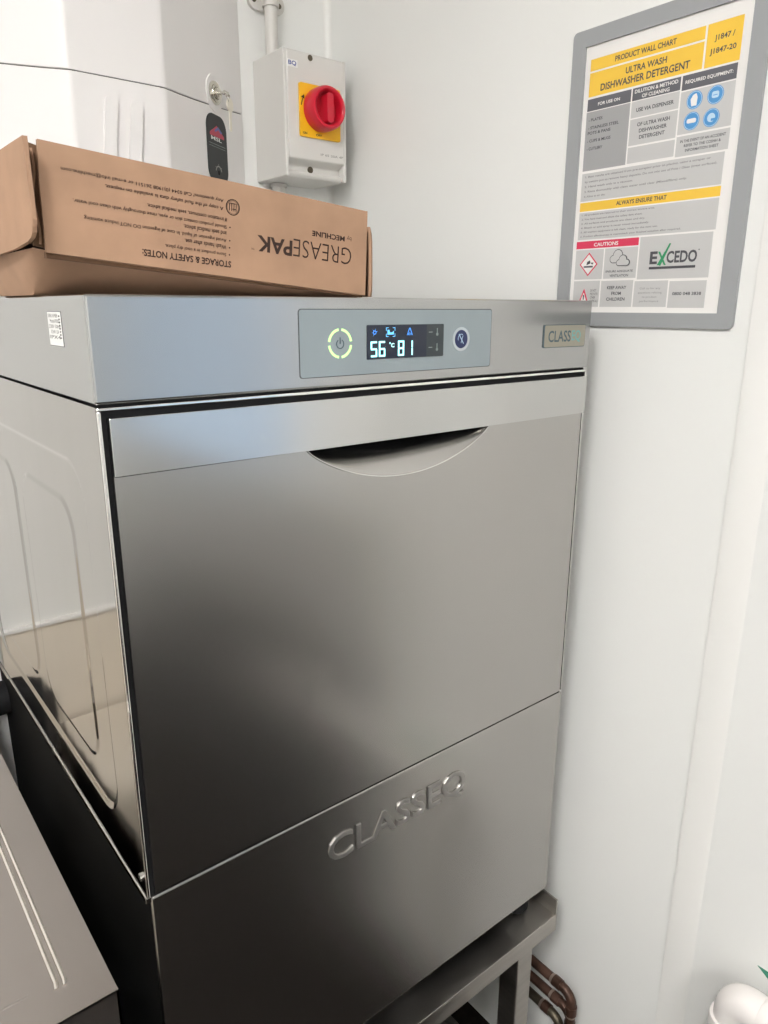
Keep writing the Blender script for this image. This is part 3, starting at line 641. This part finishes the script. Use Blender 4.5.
cloud(89, 266, 1.1, .0023); cloud(97, 271, .9, .0030)
ct('ENSURE ADEQUATE', 73, 112, 281.5, 284.5, bold=.018); ct('VENTILATION', 79, 106, 286.5, 289.5, bold=.018)
ct('KEEP AWAY', 77, 105, 300.5, 304.5, bold=.022); ct('FROM', 84, 98, 307.5, 311.5, bold=.022); ct('CHILDREN', 77, 104, 314.5, 318.5, bold=.022)
for i, s in enumerate(('Call us for any', 'questions relating', 'to product', 'performance')): ct(s, 138 - (14, 16, 10, 13)[i], 138 + (14, 16, 10, 13)[i], 303 + i * 5, 306 + i * 5, 'chartsoft', .0)
ct('0800 048 3838', 168, 204, 309, 312.6, bold=.022)
ct('E', 134, 144, 262, 276.5, 'charttext', .035, .0026); ct('CEDO', 156, 194, 262.5, 276, 'charttext', .03, .0026); ct('X', 144, 156, 262.5, 278, 'green', .02, .0027)
f.prism(cm([(146, 277), (148.5, 279), (160, 254), (158, 254)]), *CH, .002, .0029, M['green']); cr(134, 193, 279.5, 282.3, 'charttext', .0026); cr(195, 196, 262, 263.5, 'charttext', .0026)
f.build('printed_sheet', P)

# ------------------------------------------------------------------ copper pipes on the right wall
def elbow(p0, y1, z0, x, rb, zend):
    pts = [(x, p0, z0), (x, y1 + rb + .002, z0)]
    for i in range(9):
        a = math.pi / 2 * i / 8
        pts.append((x, y1 + rb - rb * math.sin(a), z0 - rb + rb * math.cos(a)))
    pts.append((x, y1, zend)); return pts
names = ('uppermost copper pipe on the right wall, bending down at its end', 'middle copper pipe on the right wall below the stand', 'lowest dark pipe on the right wall below the stand')
for i, (y1, z0, x) in enumerate(((-.042, -1.0660, .632), (-.032, -1.1200, .6475), (-.014, -1.1560, .6475))):
    cp = thing('copper_pipe', names[i], 'pipe', (x, y1, FL), 'copper pipes on the right wall')
    MB().tube(elbow(.60, y1, z0, x, .020, FL), .0076, M['copper'] if i < 2 else M['brass'], 18).build('pipe', cp)
    ft_ = MB(); 
    ft_.tube([(x, y1 + .022, z0), (x, y1 + .036, z0)], .0090, M['copper'], 18).tube([(x, y1, z0 - .022), (x, y1, z0 - .038)], .0090, M['copper'], 18)
    ft_.tube([(x, y1 + .036, z0), (x, y1 + .041, z0)], [.0090, .0077], M['solder'], 18).tube([(x, y1, z0 - .038), (x, y1, z0 - .043)], [.0090, .0077], M['solder'], 18).build('elbow_fitting', cp)

# black hose added to darken the gap behind the dishwasher and the sink
hs = thing('added_dark_hose', 'black hose added to darken the gap behind the left rear corner of the dishwasher', 'hose', (-.046, .602, FL))
MB().tube([(-.046, .602, FL), (-.046, .602, -.64), (-.045, .602, -.62), (-.036, .602, -.602), (-.024, .602, -.597), (-.014, .602, -.596), (.004, .602, -.596)], .026, M['black'], 18).build('hose', hs)
MB().tube([(-.046, .602, -.700), (-.046, .602, -.712)], .0275, M['stand'], 18).build('hose_clamp', hs)

# ------------------------------------------------------------------ white waste pipe
wx, wy, wz = .612, -.284, -.832
wp = thing('waste_pipe', 'white plastic waste pipe elbow low on the right wall', 'pipe', (wx, wy, FL))
MB().tube([(wx, wy, FL), (wx, wy, wz - .030)], .0205, M['pvc'], 28).build('pipe', wp)
pts = [(wx, wy, wz - .045)]; rb = .022
for i in range(11):
    a = math.pi / 2 * i / 10; pts.append((wx, wy - rb + rb * math.cos(a), wz - rb + rb * math.sin(a)))
pts.append((wx, wy - rb - .010, wz))
MB().tube(pts, .0225, M['pvc'], 32).build('elbow', wp)
MB().tube([(wx, wy, wz - .066), (wx, wy, wz - .036), (wx, wy, wz - .034), (wx, wy, wz - .036)], [.0270, .0270, .0262, .0245], M['pvc'], 32).build('socket_collar', wp, angle=40)
MB().tube([(wx, wy - rb - .010, wz), (wx, wy - rb - .012, wz), (wx, wy - rb - .055, wz)], [.0232, .0240, .0240], M['pvc'], 32).tube([(wx, wy - rb - .055, wz), (wx, wy - .60, wz)], .0205, M['pvc'], 28).build('coupling', wp)
MB().box(wx + .02, XW, wy - .004, wy + .004, wz - .110, wz - .096, M['pvc']).ring(0, 0, .0207, .0235, (wx, wy, wz - .110), (1, 0, 0), (0, 1, 0), 0, .014, M['pvc']).build('pipe_clip', wp)
gs = MB().prism([(.286, -.8145), (.300, -.8235), (.330, -.8480), (.375, -.8700), (.430, -.8700), (.430, -.8350), (.400, -.8200), (.350, -.8130), (.310, -.8135)], *RW, 0, .0008, M['greenleaf']).build('green_sticker')
tag(gs, 'pointed green sticker low on the right wall above the waste pipe', 'sticker')

# ------------------------------------------------------------------ sink unit on the left
K_ = thing('sink_unit', 'stainless steel sink drainboard with ribbed edge beside the dishwasher', 'sink', (-.68, .21, FL))
kx0, kx1, ky0, ky1, kz = -1.30, -.0760, -.166, .215, -.430
top = MB()
bx0, bx1, by0, by1 = -1.20, -.72, -.08, .16
for q in ((kx0, kx1, ky0, by0), (kx0, kx1, by1, ky1), (kx0, bx0, by0, by1), (bx1, kx1, by0, by1)): top.box(*q, kz - .0015, kz, M['sink'])
top.box(kx0, kx1, ky0, ky0 + .0015, kz - .055, kz - .0005, M['sink']).box(kx1 - .0015, kx1, ky0, ky1, kz - .055, kz - .0005, M['sink']).box(kx0, kx0 + .0015, ky0, ky1, kz - .055, kz - .0005, M['sink'])
top.box(kx0, kx1, ky0, ky0 + .0030, kz - .0015, kz + .0004, M['sink']).box(kx0, kx1, ky1 - .0015, ky1, kz - .055, kz - .0005, M['sink'])
tp = top.build('drainboard', K_)
# drainer border: twin raised beads
def bead(pts, r_): 
    m = MB(); m.tube(pts, r_, M['sink'], 10); return m
bd = MB()
for dx in (0, -.0052):
    bd.tube([(-.1018 + dx, -.141, kz - .0004), (-.1010 + dx, -.137, kz + .0004), (-.1010 + dx, .185, kz + .0004), (-.1010 + dx, .19, kz - .0006)], .0016, M['bead'], 10)
    bd.tube([(-.68 - dx, -.137, kz - .0004), (-.68 - dx, -.133, kz + .0004), (-.68 - dx, .185, kz + .0004), (-.68 - dx, .19, kz - .0006)], .0020, M['sink'], 10)
bd.tube([(-.122, -.1345, kz - .0015), (-.66, -.1345, kz - .0012)], .0020, M['sink'], 10)
bd.build('raised_bead', tp)
for k in range(9):
    x = -.24 - k * .050
    bd = MB().tube([(x, -.06, kz - .0024), (x, -.05, kz - .0008), (x, .15, kz - .0008), (x, .16, kz - .0024)], .0030, M['sink'], 8); bd.build('drainer_rib', tp)
bw = MB(); dz = .17
bw.box(bx0, bx0 + .0015, by0, by1, kz - dz, kz, M['sink']).box(bx1 - .0015, bx1, by0, by1, kz - dz, kz, M['sink']).box(bx0, bx1, by0, by0 + .0015, kz - dz, kz, M['sink']).box(bx0, bx1, by1 - .0015, by1, kz - dz, kz, M['sink']).box(bx0, bx1, by0, by1, kz - dz - .0015, kz - dz, M['sink'])
bw.build('bowl', K_)
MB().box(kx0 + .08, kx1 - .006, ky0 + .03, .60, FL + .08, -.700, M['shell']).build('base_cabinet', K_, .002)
MB().box(kx0 + .08, kx1 - .002, ky0 + .03, .62, -.700, -.680, M['beige']).build('lower_shelf', K_, .002)['label'] = 'beige shelf under the sink'
for x in (kx0 + .02, kx0 + .60):
    for y in (ky0 - .0 + .001 - .001 + .002, ky1 - .06):
        MB().box(x, x + .035, y, y + .035, FL, kz - .004, M['stand']).build('leg', K_, .002)

# ------------------------------------------------------------------ world, camera
w = bpy.data.worlds.new('World'); bpy.context.scene.world = w; w.use_nodes = True
w.node_tree.nodes['Background'].inputs['Color'].default_value = (.75, .82, 1, 1); w.node_tree.nodes['Background'].inputs['Strength'].default_value = .3
cam = bpy.data.cameras.new('Camera'); co = bpy.data.objects.new('Camera', cam); C.objects.link(co)
CP = Vector((-.17256917, -.55517704, -.0083533 + Z0)); yaw, pit, rol = map(math.radians, (38.90210669, -15.78110632, .19527167))
fwd = Vector((math.sin(yaw) * math.cos(pit), math.cos(yaw) * math.cos(pit), math.sin(pit))); rt = Vector((math.cos(yaw), -math.sin(yaw), 0)); up = rt.cross(fwd)
r2 = rt * math.cos(rol) + up * math.sin(rol); u2 = -rt * math.sin(rol) + up * math.cos(rol)
co.matrix_world = Matrix(((r2.x, u2.x, -fwd.x, CP.x), (r2.y, u2.y, -fwd.y, CP.y), (r2.z, u2.z, -fwd.z, CP.z), (0, 0, 0, 1)))
cam.sensor_fit = 'VERTICAL'; cam.sensor_height = 24; cam.lens = 724.179 / 1024 * 24; cam.clip_start = .01
bpy.context.scene.camera = co
vs = bpy.context.scene.view_settings; vs.view_transform = 'Standard'; vs.look = 'None'; vs.gamma = 1; vs.exposure = 0; vs.use_curve_mapping = False
